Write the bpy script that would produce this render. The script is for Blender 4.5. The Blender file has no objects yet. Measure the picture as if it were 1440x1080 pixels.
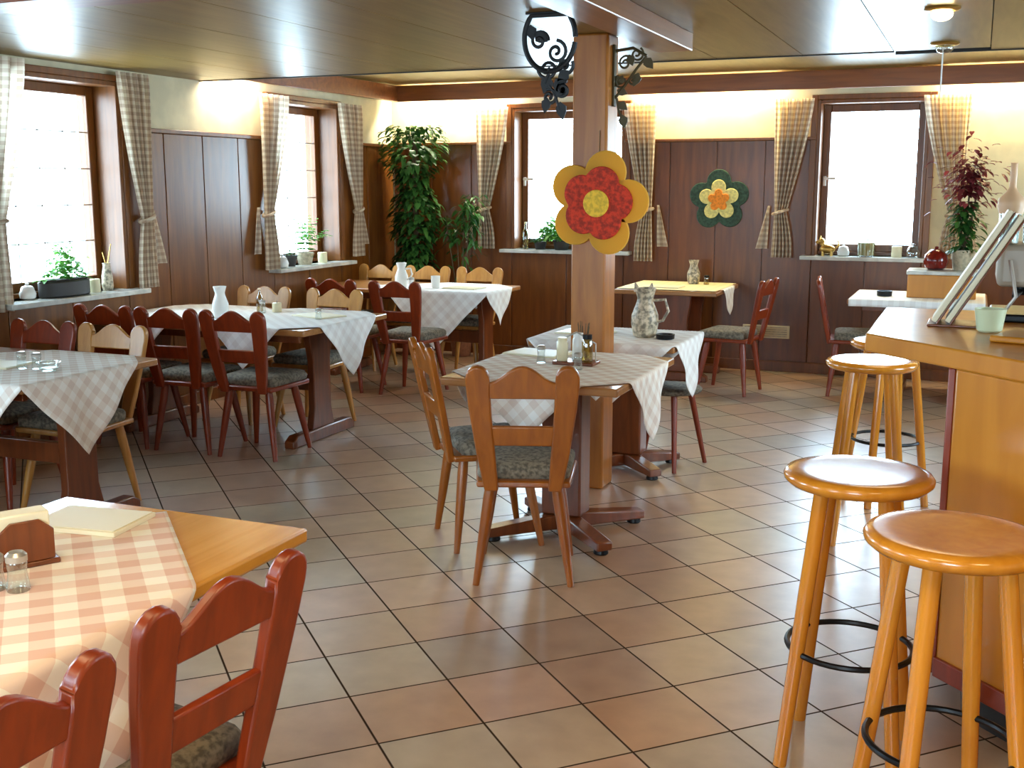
import bpy, math, random
from mathutils import Vector, Matrix
random.seed(7)
S = bpy.context.scene
COL = S.collection
PI = math.pi
R = math.radians

# ------------------------------------------------------------------ helpers
def lin(c):
    return tuple(((v/255)/12.92 if v/255 <= .04045 else ((v/255+.055)/1.055)**2.4) for v in c) + (1,)

class MB:
    """collects shapes, builds ONE mesh object"""
    def __init__(s): s.v=[]; s.f=[]; s.uv=None; s.sm=[]
    def add(s, vs, fs, smooth=False, M=None):
        o=len(s.v)
        for v in vs:
            v=Vector(v)
            s.v.append(tuple(M@v) if M is not None else tuple(v))
        for f in fs: s.f.append(tuple(i+o for i in f)); s.sm.append(smooth)
        return s
    def box(s, x0,x1,y0,y1,z0,z1, M=None):
        vs=[(x0,y0,z0),(x1,y0,z0),(x1,y1,z0),(x0,y1,z0),(x0,y0,z1),(x1,y0,z1),(x1,y1,z1),(x0,y1,z1)]
        fs=[(3,2,1,0),(4,5,6,7),(0,1,5,4),(1,2,6,5),(2,3,7,6),(3,0,4,7)]
        return s.add(vs,fs,False,M)
    def prism(s, pts, d0, d1, M=None, axis='y'):
        """outline pts (u,v) extruded along axis"""
        n=len(pts)
        def P(u,v,d): return (u,d,v) if axis=='y' else ((u,v,d) if axis=='z' else (d,u,v))
        vs=[P(u,v,d0) for u,v in pts]+[P(u,v,d1) for u,v in pts]
        fs=[tuple(range(n)),tuple(range(2*n-1,n-1,-1))]
        for i in range(n):
            j=(i+1)%n; fs.append((i,i+n,j+n,j))
        return s.add(vs,fs,False,M)
    def tube(s, pts, rad, n=10, M=None, closed=False):
        pts=[Vector(p) for p in pts]; m=len(pts)
        if not isinstance(rad,(list,tuple)): rad=[rad]*m
        vs=[];fs=[]; ref=None
        for i,p in enumerate(pts):
            a=pts[(i-1)%m] if (i>0 or closed) else p
            b=pts[(i+1)%m] if (i<m-1 or closed) else p
            t=(b-a).normalized()
            if ref is None:
                ref=Vector((0,0,1)) if abs(t.z)<.9 else Vector((1,0,0))
            u=(ref-t*ref.dot(t)).normalized(); w=t.cross(u); ref=u
            for k in range(n):
                q=2*PI*k/n; vs.append(p+(u*math.cos(q)+w*math.sin(q))*rad[i])
        for i in range(m if closed else m-1):
            for k in range(n):
                a=i*n+k; b=i*n+(k+1)%n; c=((i+1)%m)*n+(k+1)%n; d=((i+1)%m)*n+k
                fs.append((a,b,c,d))
        if not closed:
            fs.append(tuple(range(n-1,-1,-1))); fs.append(tuple(range((m-1)*n,m*n)))
        return s.add(vs,fs,True,M)
    def lathe(s, prof, n=24, M=None, c=(0,0,0)):
        vs=[];fs=[]; m=len(prof)
        for r,z in prof:
            for k in range(n):
                q=2*PI*k/n; vs.append((c[0]+r*math.cos(q),c[1]+r*math.sin(q),c[2]+z))
        for i in range(m-1):
            for k in range(n):
                fs.append((i*n+k,i*n+(k+1)%n,(i+1)*n+(k+1)%n,(i+1)*n+k))
        if prof[0][0]>1e-6: fs.append(tuple(range(n-1,-1,-1)))
        if prof[-1][0]>1e-6: fs.append(tuple(range((m-1)*n,m*n)))
        return s.add(vs,fs,True,M)
    def ball(s,c,r,n=14,sc=(1,1,1),M=None):
        prof=[(max(1e-5,math.sin(PI*i/8)),-math.cos(PI*i/8)) for i in range(9)]
        vs=[];fs=[]
        for a,z in prof:
            for k in range(n):
                q=2*PI*k/n; vs.append((c[0]+a*math.cos(q)*r*sc[0],c[1]+a*math.sin(q)*r*sc[1],c[2]+z*r*sc[2]))
        for i in range(8):
            for k in range(n): fs.append((i*n+k,i*n+(k+1)%n,(i+1)*n+(k+1)%n,(i+1)*n+k))
        return s.add(vs,fs,True,M)
    def build(s, name, mat, parent=None, bevel=0, seg=2, angle=35, uvs=None):
        me=bpy.data.meshes.new(name); me.from_pydata(s.v,[],s.f); me.validate()
        me.update()
        if uvs is not None:
            l=me.uv_layers.new(name='UVMap')
            for lp in me.loops: l.data[lp.index].uv=uvs[lp.vertex_index]
        if isinstance(mat,(list,tuple)):
            for m in mat: me.materials.append(m)
        else: me.materials.append(mat)
        for i,p in enumerate(me.polygons):
            p.use_smooth = True
        me.set_sharp_from_angle(angle=R(angle))
        o=bpy.data.objects.new(name,me); COL.objects.link(o)
        if parent is not None: o.parent=parent
        if bevel:
            b=o.modifiers.new('bevel','BEVEL'); b.width=bevel; b.segments=seg; b.limit_method='ANGLE'; b.angle_limit=R(40); b.harden_normals=False
        return o

def tag(o,label=None,cat=None,group=None,kind=None):
    if label: o['label']=label
    if cat: o['category']=cat
    if group: o['group']=group
    if kind: o['kind']=kind
    return o
def thing(name,label,cat,loc=(0,0,0),rz=0,group=None,kind=None):
    o=bpy.data.objects.new(name,None); COL.objects.link(o); o.empty_display_size=.05
    o.location=loc; o.rotation_euler=(0,0,rz)
    return tag(o,label,cat,group,kind)
def kids(o): return [c for c in bpy.data.objects if c.parent==o]
def copy_tree(root,loc,rz,label,group=None):
    r=root.copy(); COL.objects.link(r); r.location=loc; r.rotation_euler=(0,0,rz); r['label']=label
    if group: r['group']=group
    for ch in kids(root):
        c=ch.copy(); COL.objects.link(c); c.parent=r
        for g in kids(ch):
            d=g.copy(); COL.objects.link(d); d.parent=c
    return r

# ------------------------------------------------------------------ materials
def newmat(name):
    m=bpy.data.materials.new(name); m.use_nodes=True; nt=m.node_tree
    return m,nt,nt.nodes['Principled BSDF']
def N(nt,t,**k):
    n=nt.nodes.new(t)
    for a,b in k.items(): setattr(n,a,b)
    return n
def plain(name,c,rough=.5,metal=0,spec=.5,trans=0,noise=0,nscale=40,coat=0,emit=None,es=0,bump=0):
    m,nt,b=newmat(name)
    b.inputs['Base Color'].default_value=lin(c); b.inputs['Roughness'].default_value=rough
    b.inputs['Metallic'].default_value=metal; b.inputs['Specular IOR Level'].default_value=spec
    b.inputs['Coat Weight'].default_value=coat
    if trans: b.inputs['Transmission Weight'].default_value=trans
    if emit: b.inputs['Emission Color'].default_value=lin(emit); b.inputs['Emission Strength'].default_value=es
    tc=N(nt,'ShaderNodeTexCoord'); nz=N(nt,'ShaderNodeTexNoise'); nz.inputs['Scale'].default_value=nscale; nz.inputs['Detail'].default_value=4
    nt.links.new(tc.outputs['Object'],nz.inputs['Vector'])
    if noise:
        mx=N(nt,'ShaderNodeMix',data_type='RGBA'); mx.inputs[6].default_value=lin(c)
        mx.inputs[7].default_value=lin(tuple(max(0,v*(1-noise)) for v in c))
        rp=N(nt,'ShaderNodeValToRGB'); rp.color_ramp.elements[0].position=.4; rp.color_ramp.elements[1].position=.62
        nt.links.new(nz.outputs['Fac'],rp.inputs['Fac']); nt.links.new(rp.outputs['Color'],mx.inputs[0]); nt.links.new(mx.outputs[2],b.inputs['Base Color'])
    if bump:
        bp=N(nt,'ShaderNodeBump'); bp.inputs['Strength'].default_value=bump; bp.inputs['Distance'].default_value=.004
        nt.links.new(nz.outputs['Fac'],bp.inputs['Height']); nt.links.new(bp.outputs['Normal'],b.inputs['Normal'])
    return m
def wood(name,c1,c2,rough=.3,grain='z',scale=3,stretch=14,coat=0.,spec=.5):
    m,nt,b=newmat(name)
    tc=N(nt,'ShaderNodeTexCoord'); mp=N(nt,'ShaderNodeMapping')
    sc={'x':(1,stretch,stretch),'y':(stretch,1,stretch),'z':(stretch,stretch,1)}[grain]
    mp.inputs['Scale'].default_value=sc
    oi=N(nt,'ShaderNodeObjectInfo'); ad=N(nt,'ShaderNodeVectorMath',operation='ADD')
    nt.links.new(tc.outputs['Object'],ad.inputs[0])
    mu=N(nt,'ShaderNodeMath',operation='MULTIPLY'); mu.inputs[1].default_value=7.3
    nt.links.new(oi.outputs['Random'],mu.inputs[0]); nt.links.new(mu.outputs[0],ad.inputs[1])
    nt.links.new(ad.outputs[0],mp.inputs['Vector'])
    nz=N(nt,'ShaderNodeTexNoise'); nz.inputs['Scale'].default_value=scale; nz.inputs['Detail'].default_value=6; nz.inputs['Distortion'].default_value=.6
    nt.links.new(mp.outputs[0],nz.inputs['Vector'])
    rp=N(nt,'ShaderNodeValToRGB'); rp.color_ramp.elements[0].position=.32; rp.color_ramp.elements[1].position=.68
    rp.color_ramp.elements[0].color=lin(c1); rp.color_ramp.elements[1].color=lin(c2)
    nt.links.new(nz.outputs['Fac'],rp.inputs['Fac']); nt.links.new(rp.outputs['Color'],b.inputs['Base Color'])
    b.inputs['Roughness'].default_value=rough; b.inputs['Coat Weight'].default_value=coat; b.inputs['Coat Roughness'].default_value=.15
    b.inputs['Specular IOR Level'].default_value=spec
    bp=N(nt,'ShaderNodeBump'); bp.inputs['Strength'].default_value=.08; bp.inputs['Distance'].default_value=.003
    nt.links.new(nz.outputs['Fac'],bp.inputs['Height']); nt.links.new(bp.outputs['Normal'],b.inputs['Normal'])
    return m
def gingham(name,white,mid,dark,period,transl=0,rough=.85):
    m,nt,b=newmat(name)
    uv=N(nt,'ShaderNodeUVMap'); uv.uv_map='UVMap'
    sp=N(nt,'ShaderNodeSeparateXYZ'); nt.links.new(uv.outputs[0],sp.inputs[0])
    outs=[]
    for ch in ('X','Y'):
        d=N(nt,'ShaderNodeMath',operation='DIVIDE'); d.inputs[1].default_value=period
        f=N(nt,'ShaderNodeMath',operation='FRACT'); g=N(nt,'ShaderNodeMath',operation='GREATER_THAN'); g.inputs[1].default_value=.5
        nt.links.new(sp.outputs[ch],d.inputs[0]); nt.links.new(d.outputs[0],f.inputs[0]); nt.links.new(f.outputs[0],g.inputs[0]); outs.append(g)
    a=N(nt,'ShaderNodeMath',operation='ADD'); nt.links.new(outs[0].outputs[0],a.inputs[0]); nt.links.new(outs[1].outputs[0],a.inputs[1])
    h=N(nt,'ShaderNodeMath',operation='MULTIPLY'); h.inputs[1].default_value=.5; nt.links.new(a.outputs[0],h.inputs[0])
    rp=N(nt,'ShaderNodeValToRGB'); rp.color_ramp.interpolation='LINEAR'
    rp.color_ramp.elements[0].color=lin(white); rp.color_ramp.elements[1].color=lin(dark)
    e=rp.color_ramp.elements.new(.5); e.color=lin(mid)
    nt.links.new(h.outputs[0],rp.inputs['Fac'])
    nt.links.new(rp.outputs['Color'],b.inputs['Base Color']); b.inputs['Roughness'].default_value=rough; b.inputs['Specular IOR Level'].default_value=.2
    if transl:
        t=N(nt,'ShaderNodeBsdfTranslucent'); mx=N(nt,'ShaderNodeMixShader'); mx.inputs[0].default_value=transl
        nt.links.new(rp.outputs['Color'],t.inputs['Color'])
        nt.links.new(b.outputs[0],mx.inputs[1]); nt.links.new(t.outputs[0],mx.inputs[2])
        nt.links.new(mx.outputs[0],nt.nodes['Material Output'].inputs['Surface'])
    return m
def thin_glass(name,tint=(1,1,1),refl=.08,rough=.02):
    m,nt,b=newmat(name); nt.nodes.remove(b)
    t=N(nt,'ShaderNodeBsdfTransparent'); t.inputs[0].default_value=(*tint,1)
    g=N(nt,'ShaderNodeBsdfGlossy'); g.inputs['Roughness'].default_value=rough
    lw=N(nt,'ShaderNodeLayerWeight'); lw.inputs[0].default_value=.35
    ma=N(nt,'ShaderNodeMath',operation='MULTIPLY_ADD'); ma.inputs[1].default_value=.6; ma.inputs[2].default_value=refl
    nt.links.new(lw.outputs['Facing'],ma.inputs[0])
    mx=N(nt,'ShaderNodeMixShader'); nt.links.new(ma.outputs[0],mx.inputs[0])
    nt.links.new(t.outputs[0],mx.inputs[1]); nt.links.new(g.outputs[0],mx.inputs[2])
    nt.links.new(mx.outputs[0],nt.nodes['Material Output'].inputs['Surface'])
    return m
def leafmat(name,c1,c2,transl=.25,rough=.4):
    m,nt,b=newmat(name)
    g=N(nt,'ShaderNodeNewGeometry'); rp=N(nt,'ShaderNodeValToRGB')
    rp.color_ramp.elements[0].color=lin(c1); rp.color_ramp.elements[1].color=lin(c2)
    nt.links.new(g.outputs['Random Per Island'],rp.inputs['Fac']); nt.links.new(rp.outputs['Color'],b.inputs['Base Color'])
    b.inputs['Roughness'].default_value=rough
    t=N(nt,'ShaderNodeBsdfTranslucent'); nt.links.new(rp.outputs['Color'],t.inputs['Color'])
    mx=N(nt,'ShaderNodeMixShader'); mx.inputs[0].default_value=transl
    nt.links.new(b.outputs[0],mx.inputs[1]); nt.links.new(t.outputs[0],mx.inputs[2]); nt.links.new(mx.outputs[0],nt.nodes['Material Output'].inputs['Surface'])
    return m
def tile_mat():
    m,nt,b=newmat('floor_tiles')
    tc=N(nt,'ShaderNodeTexCoord')
    T=.3258; ox,oy=-2.187,3.319
    sub=N(nt,'ShaderNodeVectorMath',operation='SUBTRACT'); sub.inputs[1].default_value=(ox,oy,0)
    nt.links.new(tc.outputs['Object'],sub.inputs[0])
    rot=N(nt,'ShaderNodeVectorRotate',rotation_type='Z_AXIS'); rot.inputs['Angle'].default_value=R(-45)
    nt.links.new(sub.outputs[0],rot.inputs['Vector'])
    sc=N(nt,'ShaderNodeVectorMath',operation='SCALE'); sc.inputs['Scale'].default_value=1/T
    nt.links.new(rot.outputs[0],sc.inputs[0])
    fl=N(nt,'ShaderNodeVectorMath',operation='FLOOR'); nt.links.new(sc.outputs[0],fl.inputs[0])
    sx=N(nt,'ShaderNodeSeparateXYZ'); nt.links.new(fl.outputs[0],sx.inputs[0])
    cx=N(nt,'ShaderNodeCombineXYZ'); nt.links.new(sx.outputs['X'],cx.inputs['X']); nt.links.new(sx.outputs['Y'],cx.inputs['Y'])
    wn=N(nt,'ShaderNodeTexWhiteNoise',noise_dimensions='3D'); nt.links.new(cx.outputs[0],wn.inputs['Vector'])
    rp=N(nt,'ShaderNodeValToRGB'); els=rp.color_ramp.elements
    els[0].color=lin((172,130,98)); els[0].position=0
    els[1].color=lin((164,150,128)); els[1].position=1
    for p,c in ((.2,(184,148,116)),(.4,(172,154,130)),(.6,(188,150,124)),(.8,(156,122,98))):
        e=els.new(p); e.color=lin(c)
    nt.links.new(wn.outputs['Value'],rp.inputs['Fac'])
    nz=N(nt,'ShaderNodeTexNoise'); nz.inputs['Scale'].default_value=9; nz.inputs['Detail'].default_value=5
    nt.links.new(tc.outputs['Object'],nz.inputs['Vector'])
    mo=N(nt,'ShaderNodeMix',data_type='RGBA',blend_type='SOFT_LIGHT'); mo.inputs[0].default_value=.22
    nt.links.new(rp.outputs['Color'],mo.inputs[6])
    cr=N(nt,'ShaderNodeValToRGB'); cr.color_ramp.elements[0].position=.3; cr.color_ramp.elements[1].position=.7
    nt.links.new(nz.outputs['Fac'],cr.inputs['Fac']); nt.links.new(cr.outputs['Color'],mo.inputs[7])
    s2=N(nt,'ShaderNodeSeparateXYZ'); nt.links.new(sc.outputs[0],s2.inputs[0])
    pp=[]
    for ch in 'XY':
        p=N(nt,'ShaderNodeMath',operation='PINGPONG'); p.inputs[1].default_value=.5; nt.links.new(s2.outputs[ch],p.inputs[0]); pp.append(p)
    mn=N(nt,'ShaderNodeMath',operation='MINIMUM'); nt.links.new(pp[0].outputs[0],mn.inputs[0]); nt.links.new(pp[1].outputs[0],mn.inputs[1])
    mr=N(nt,'ShaderNodeMapRange'); mr.inputs['From Min'].default_value=.007; mr.inputs['From Max'].default_value=.015; mr.inputs['To Min'].default_value=0; mr.inputs['To Max'].default_value=1
    nt.links.new(mn.outputs[0],mr.inputs['Value'])
    mx=N(nt,'ShaderNodeMix',data_type='RGBA'); mx.inputs[6].default_value=lin((58,44,34))
    nt.links.new(mr.outputs[0],mx.inputs[0]); nt.links.new(mo.outputs[2],mx.inputs[7]); nt.links.new(mx.outputs[2],b.inputs['Base Color'])
    
    for nm,v in (('Specular IOR Level',.95),('Coat Weight',1.0)):
        q=N(nt,'ShaderNodeMath',operation='MULTIPLY'); q.inputs[1].default_value=v; nt.links.new(mr.outputs[0],q.inputs[0]); nt.links.new(q.outputs[0],b.inputs[nm])
    b.inputs['Coat Roughness'].default_value=.34
    rr=N(nt,'ShaderNodeMapRange'); rr.inputs['To Min'].default_value=.75; rr.inputs['To Max'].default_value=FLOOR_ROUGH
    nt.links.new(mr.outputs[0],rr.inputs['Value']); nt.links.new(rr.outputs[0],b.inputs['Roughness'])
    ad=N(nt,'ShaderNodeMath',operation='MULTIPLY_ADD'); ad.inputs[1].default_value=.25; nt.links.new(nz.outputs['Fac'],ad.inputs[0]); nt.links.new(mr.outputs[0],ad.inputs[2])
    bp=N(nt,'ShaderNodeBump'); bp.inputs['Strength'].default_value=.25; bp.inputs['Distance'].default_value=.006
    nt.links.new(ad.outputs[0],bp.inputs['Height']); nt.links.new(bp.outputs['Normal'],b.inputs['Normal'])
    return m
FLOOR_ROUGH=.36
M={}
M['tile']=tile_mat()
M['plaster']=plain('cream_plaster',(222,212,178),.9,noise=.06,nscale=6,bump=.15)
M['panel']=wood('dark_panelling',(92,46,12),(118,64,18),.3,'z',2.2,10)
M['panel_lt']=wood('brown_panelling',(102,56,18),(130,78,28),.3,'z',2.2,10)
M['ceil']=wood('ceiling_boards',(116,88,40),(134,104,52),.36,'y',2,12,spec=.17)
M['fascia']=wood('fascia_wood',(118,62,26),(144,80,34),.35,'x',2,12)
M['beam']=wood('beam_wood',(110,66,36),(136,86,50),.3,'y',2,12)
M['beam_x']=wood('red_beam_wood',(112,52,22),(138,72,34),.4,'x',2,12)
M['post']=wood('post_wood',(148,86,32),(178,112,46),.35,'z',2,10)
M['frame']=wood('window_wood',(98,54,14),(122,70,22),.35,'z',2.5,12)
M['chair']=wood('red_brown_chair_wood',(112,36,6),(136,48,10),.36,'z',3,10,coat=.1)
M['chair_h']=wood('honey_chair_wood',(140,74,18),(166,94,26),.3,'z',3,10,coat=.2)
M['chair_lit']=wood('lit_chair_wood',(168,112,48),(192,136,66),.32,'z',3,10,coat=.2)  # chair wood with the light on the far-side chairs put into its colour
M['table']=wood('table_wood',(96,46,18),(124,62,26),.32,'z',3,10,coat=.2)
M['top']=wood('table_top_wood',(150,98,52),(178,124,72),.28,'x',3,12,coat=.2)
M['top_h']=wood('honey_table_top',(200,136,46),(216,156,64),.25,'x',2.5,12,coat=.3)
M['bar']=wood('amber_bar_wood',(180,112,24),(196,128,36),.3,'z',1.6,7,coat=.15)
M['bartop']=wood('bar_top_wood',(168,116,60),(190,138,78),.16,'y',2,12,coat=.5)
M['stool']=wood('amber_stool_wood',(190,116,26),(208,136,40),.2,'z',2.5,10,coat=.5)
M['black']=plain('black_metal',(22,22,24),.35,metal=.6)
M['iron']=plain('wrought_iron',(26,26,28),.5,metal=.4)
M['bronze']=plain('bronze_iron',(74,62,34),.5,metal=.4)
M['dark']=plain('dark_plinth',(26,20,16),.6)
M['cushion']=plain('seat_fabric',(140,132,116),.9,noise=.35,nscale=60,bump=.2)
M['cushion_d']=plain('seat_fabric_dark',(128,118,102),.9,noise=.35,nscale=60,bump=.2)
M['cloth']=gingham('gingham_cloth',(240,234,222),(230,208,194),(218,180,164),.09)
M['cloth_w']=gingham('pale_gingham_cloth',(246,246,244),(238,236,234),(230,225,222),.075)
M['cloth_p']=gingham('faint_gingham_cloth',(242,239,233),(233,224,214),(222,206,194),.07)
M['cream_c']=gingham('cream_cover_cloth',(240,228,186),(236,222,178),(232,216,170),.07)
M['curtain']=gingham('curtain_gingham',(236,226,206),(214,196,174),(190,166,144),.045,transl=.5)
M['glass']=thin_glass('window_glass',(.98,1,1),.03)
M['glassware']=thin_glass('clear_glassware',(.9,.94,.93),.12)
M['white']=plain('white_ceramic',(232,230,224),.25)
M['cream']=plain('cream_ceramic',(222,208,170),.35)
M['paper']=plain('cream_card',(232,222,190),.5)
M['marble']=plain('pale_stone_sill',(206,204,196),.2,noise=.12,nscale=12)
M['leaf']=leafmat('dark_leaves',(22,62,22),(74,122,52))
M['leaf_b']=leafmat('bright_leaves',(70,140,50),(140,196,90),.4)
M['leaf_r']=leafmat('red_leaves',(96,26,30),(150,66,70))
M['soil']=plain('potting_soil',(48,36,28),.95,noise=.4,nscale=80)
M['pot_d']=plain('dark_pot',(44,38,34),.5)
M['pot_r']=plain('red_glazed_pot',(120,26,18),.15,noise=.2)
M['pot_t']=plain('terracotta_pot',(150,96,66),.7,noise=.1)
M['pot_b']=plain('beige_pot',(196,180,150),.6,noise=.15)
M['stem']=plain('brown_stem',(84,66,40),.8)
M['steel']=plain('brushed_steel',(190,186,178),.3,metal=.7)
M['grey']=plain('beige_grey_enamel',(186,176,158),.4)
M['brass']=plain('brass',(190,150,80),.3,metal=.9)
M['speck']=plain('speckled_stoneware',(206,190,162),.4,noise=.45,nscale=45)
M['yellow_p']=leafmat('yellow_petal',(236,178,48),(246,206,92),.5,.7)
M['red_p']=plain('red_raffia',(214,58,28),.8,noise=.3,nscale=50,bump=.3)
M['yellow_c']=plain('yellow_raffia',(244,196,60),.8,noise=.15,nscale=50,bump=.3)
M['teal_p']=plain('dark_green_raffia',(56,80,62),.85,noise=.3,nscale=50,bump=.3)
M['cream_p']=plain('pale_yellow_raffia',(230,214,130),.8,noise=.15,nscale=50,bump=.3)
M['orange_p']=plain('orange_raffia',(244,140,36),.8,noise=.15,nscale=50,bump=.3)
M['bulb']=plain('lit_bulb',(255,240,200),.4,emit=(255,226,170),es=14)
M['peach']=plain('peach_glaze',(214,170,130),.4)
M['oil']=thin_glass('amber_glass',(.62,.5,.2),.12)
M['yel']=plain('yellowish_water',(206,186,116),.3)
M['water']=thin_glass('yellowish_glass',(.82,.78,.5),.12)

# ------------------------------------------------------------------ room shell
XL,YB,XR,YF=-5.25,9.75,2.6,-1.8
ZC,ZR,YE=2.32,2.50,6.85
f=MB().box(XL-.4,XR+.4,YF-.4,YB+.4,-.08,0).build('floor',M['tile']); tag(f,kind='structure')

# window openings: left wall (y0,y1,z0,z1), back wall (x0,x1,z0,z1)
LW=[(-.6,.6,.92,2.24),(1.95,3.05,.92,2.24),(4.95,5.98,.90,2.24),(7.68,8.72,.92,2.26)]  # first opening is out of view, added for more daylight
BW=[(-4.0,-2.92,1.0,2.27),(-1.28,-.41,1.0,2.27)]
TH=.30
RW=[(3.6,5.0,.95,2.24),(6.4,7.9,.95,2.24)]  # unseen windows added to bring in daylight from the right
FW=[(-3.9,-2.5,.92,2.24),(-1.0,.5,.92,2.24)]  # unseen windows added behind the camera as a source of daylight
def wall_with_holes(a0,a1,holes,ztop,boxf):
    cuts=sorted(holes); cur=a0; mb=MB()
    for (h0,h1,z0,z1) in cuts:
        boxf(mb,cur,h0,0,ztop); boxf(mb,h0,h1,0,z0); boxf(mb,h0,h1,z1,ztop); cur=h1
    boxf(mb,cur,a1,0,ztop); return mb
ZT=2.72
o=wall_with_holes(YF,YB+TH,LW,ZT,lambda mb,a,b,z0,z1: mb.box(XL-TH,XL,a,b,z0,z1)).build('wall_left',M['plaster']); tag(o,kind='structure')
o=wall_with_holes(XL,XR,BW,ZT,lambda mb,a,b,z0,z1: mb.box(a,b,YB,YB+TH,z0,z1)).build('wall_back',M['plaster']); tag(o,kind='structure')
o=wall_with_holes(YF,YB+TH,RW,ZT,lambda mb,a,b,z0,z1: mb.box(XR,XR+TH,a,b,z0,z1)).build('wall_right',M['plaster']); tag(o,kind='structure')
o=wall_with_holes(XL-TH,XR+TH,FW,ZT,lambda mb,a,b,z0,z1: mb.box(a,b,YF-TH,YF,z0,z1)).build('wall_front',M['plaster']); tag(o,kind='structure')
# ceiling: dropped glossy boards, a shadow gap edge and a higher perimeter strip
mb=MB(); x=-5.5
edges=[XL]+[-5.0+.5*i for i in range(0,16)]+[XR]
for a,b in zip(edges[:-1],edges[1:]):
    ye=YE+(.12 if a>-.5 else 0)
    mb.box(a+.0025,b-.0025,YF,ye,ZC,ZC+.03)
o=mb.build('ceiling',M['ceil']); tag(o,kind='structure')
top=MB().box(XL-TH,XR+TH,YF-TH,YB+TH,ZR,ZR+.12).build('upper_board',M['ceil'],o)
MB().box(XL,XR,YF,YE-.02,ZC+.012,ZR).build('dark_filler',M['dark'],o)  # unseen dark filler added so the gaps between boards stay dark
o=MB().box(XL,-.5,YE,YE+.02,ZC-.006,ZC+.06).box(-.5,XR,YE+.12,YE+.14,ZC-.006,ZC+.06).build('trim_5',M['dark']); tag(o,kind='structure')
# fascia boards that hide the cove lamps
o=MB().box(XL+.14,XR,YB-.21,YB-.17,2.345,ZR-.012).build('trim_1',M['fascia'],bevel=.004); tag(o,kind='structure')
o=MB().box(XL+.14,XL+.18,YE+.02,YB-.2105,2.345,ZR-.012).build('trim_2',M['fascia'],bevel=.004); tag(o,kind='structure')
# light lower lip under the fascia
# panelling on the walls
def boards(mb,a0,a1,z0,z1,axis,step=.46,t=.022):
    n=max(1,round((a1-a0)/step)); w=(a1-a0)/n
    for i in range(n):
        p,q=a0+i*w+.004,a0+(i+1)*w-.004
        if axis=='y': mb.box(XL,XL+t,p,q,z0,z1)
        else: mb.box(p,q,YB-t,YB,z0,z1)
    if axis=='y': mb.box(XL,XL+t*.5,a0,a1,z0,z1)
    else: mb.box(a0,a1,YB-t*.5,YB,z0,z1)
ZW=1.93
mb=MB(); cur=YF
for (a,b,z0,z1) in LW:
    boards(mb,cur,a,0,ZW,'y'); boards(mb,a,b,0,z0-.03,'y'); cur=b
boards(mb,cur,YB-.03,0,ZW,'y')
w=mb.build('trim_3',M['panel_lt'],bevel=.003); tag(w,kind='structure')
mb=MB(); cur=YF
for (a,b,z0,z1) in LW:
    mb.box(XL,XL+.045,cur,a,ZW,ZW+.03); cur=b
mb.box(XL,XL+.045,cur,YB-.05,ZW,ZW+.03); mb.build('cap_rail',M['frame'],w,bevel=.004)
mb=MB(); cur=XL+.025
for (a,b,z0,z1) in BW:
    boards(mb,cur,a,0,ZW+.02,'x'); boards(mb,a,b,0,z0-.03,'x'); cur=b
# plaster stays bare to the right of the last window above the sill height
boards(mb,cur,XR,0,1.0,'x')
w=mb.build('trim_4',M['panel'],bevel=.003); tag(w,kind='structure')
mb=MB(); cur=XL+.05
for (a,b,z0,z1) in BW:
    mb.box(cur,a,YB-.045,YB,ZW+.02,ZW+.045); cur=b
mb.build('cap_rail',M['frame'],w,bevel=.004)
o=MB().box(XL+.03,XR,YB-.045,YB-.022,0,.09).build('baseboard_back',M['panel'],bevel=.004); tag(o,kind='structure')
o=MB().box(XL+.022,XL+.045,YF,YB-.05,0,.09).build('baseboard_left',M['panel'],bevel=.004); tag(o,kind='structure')

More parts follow.
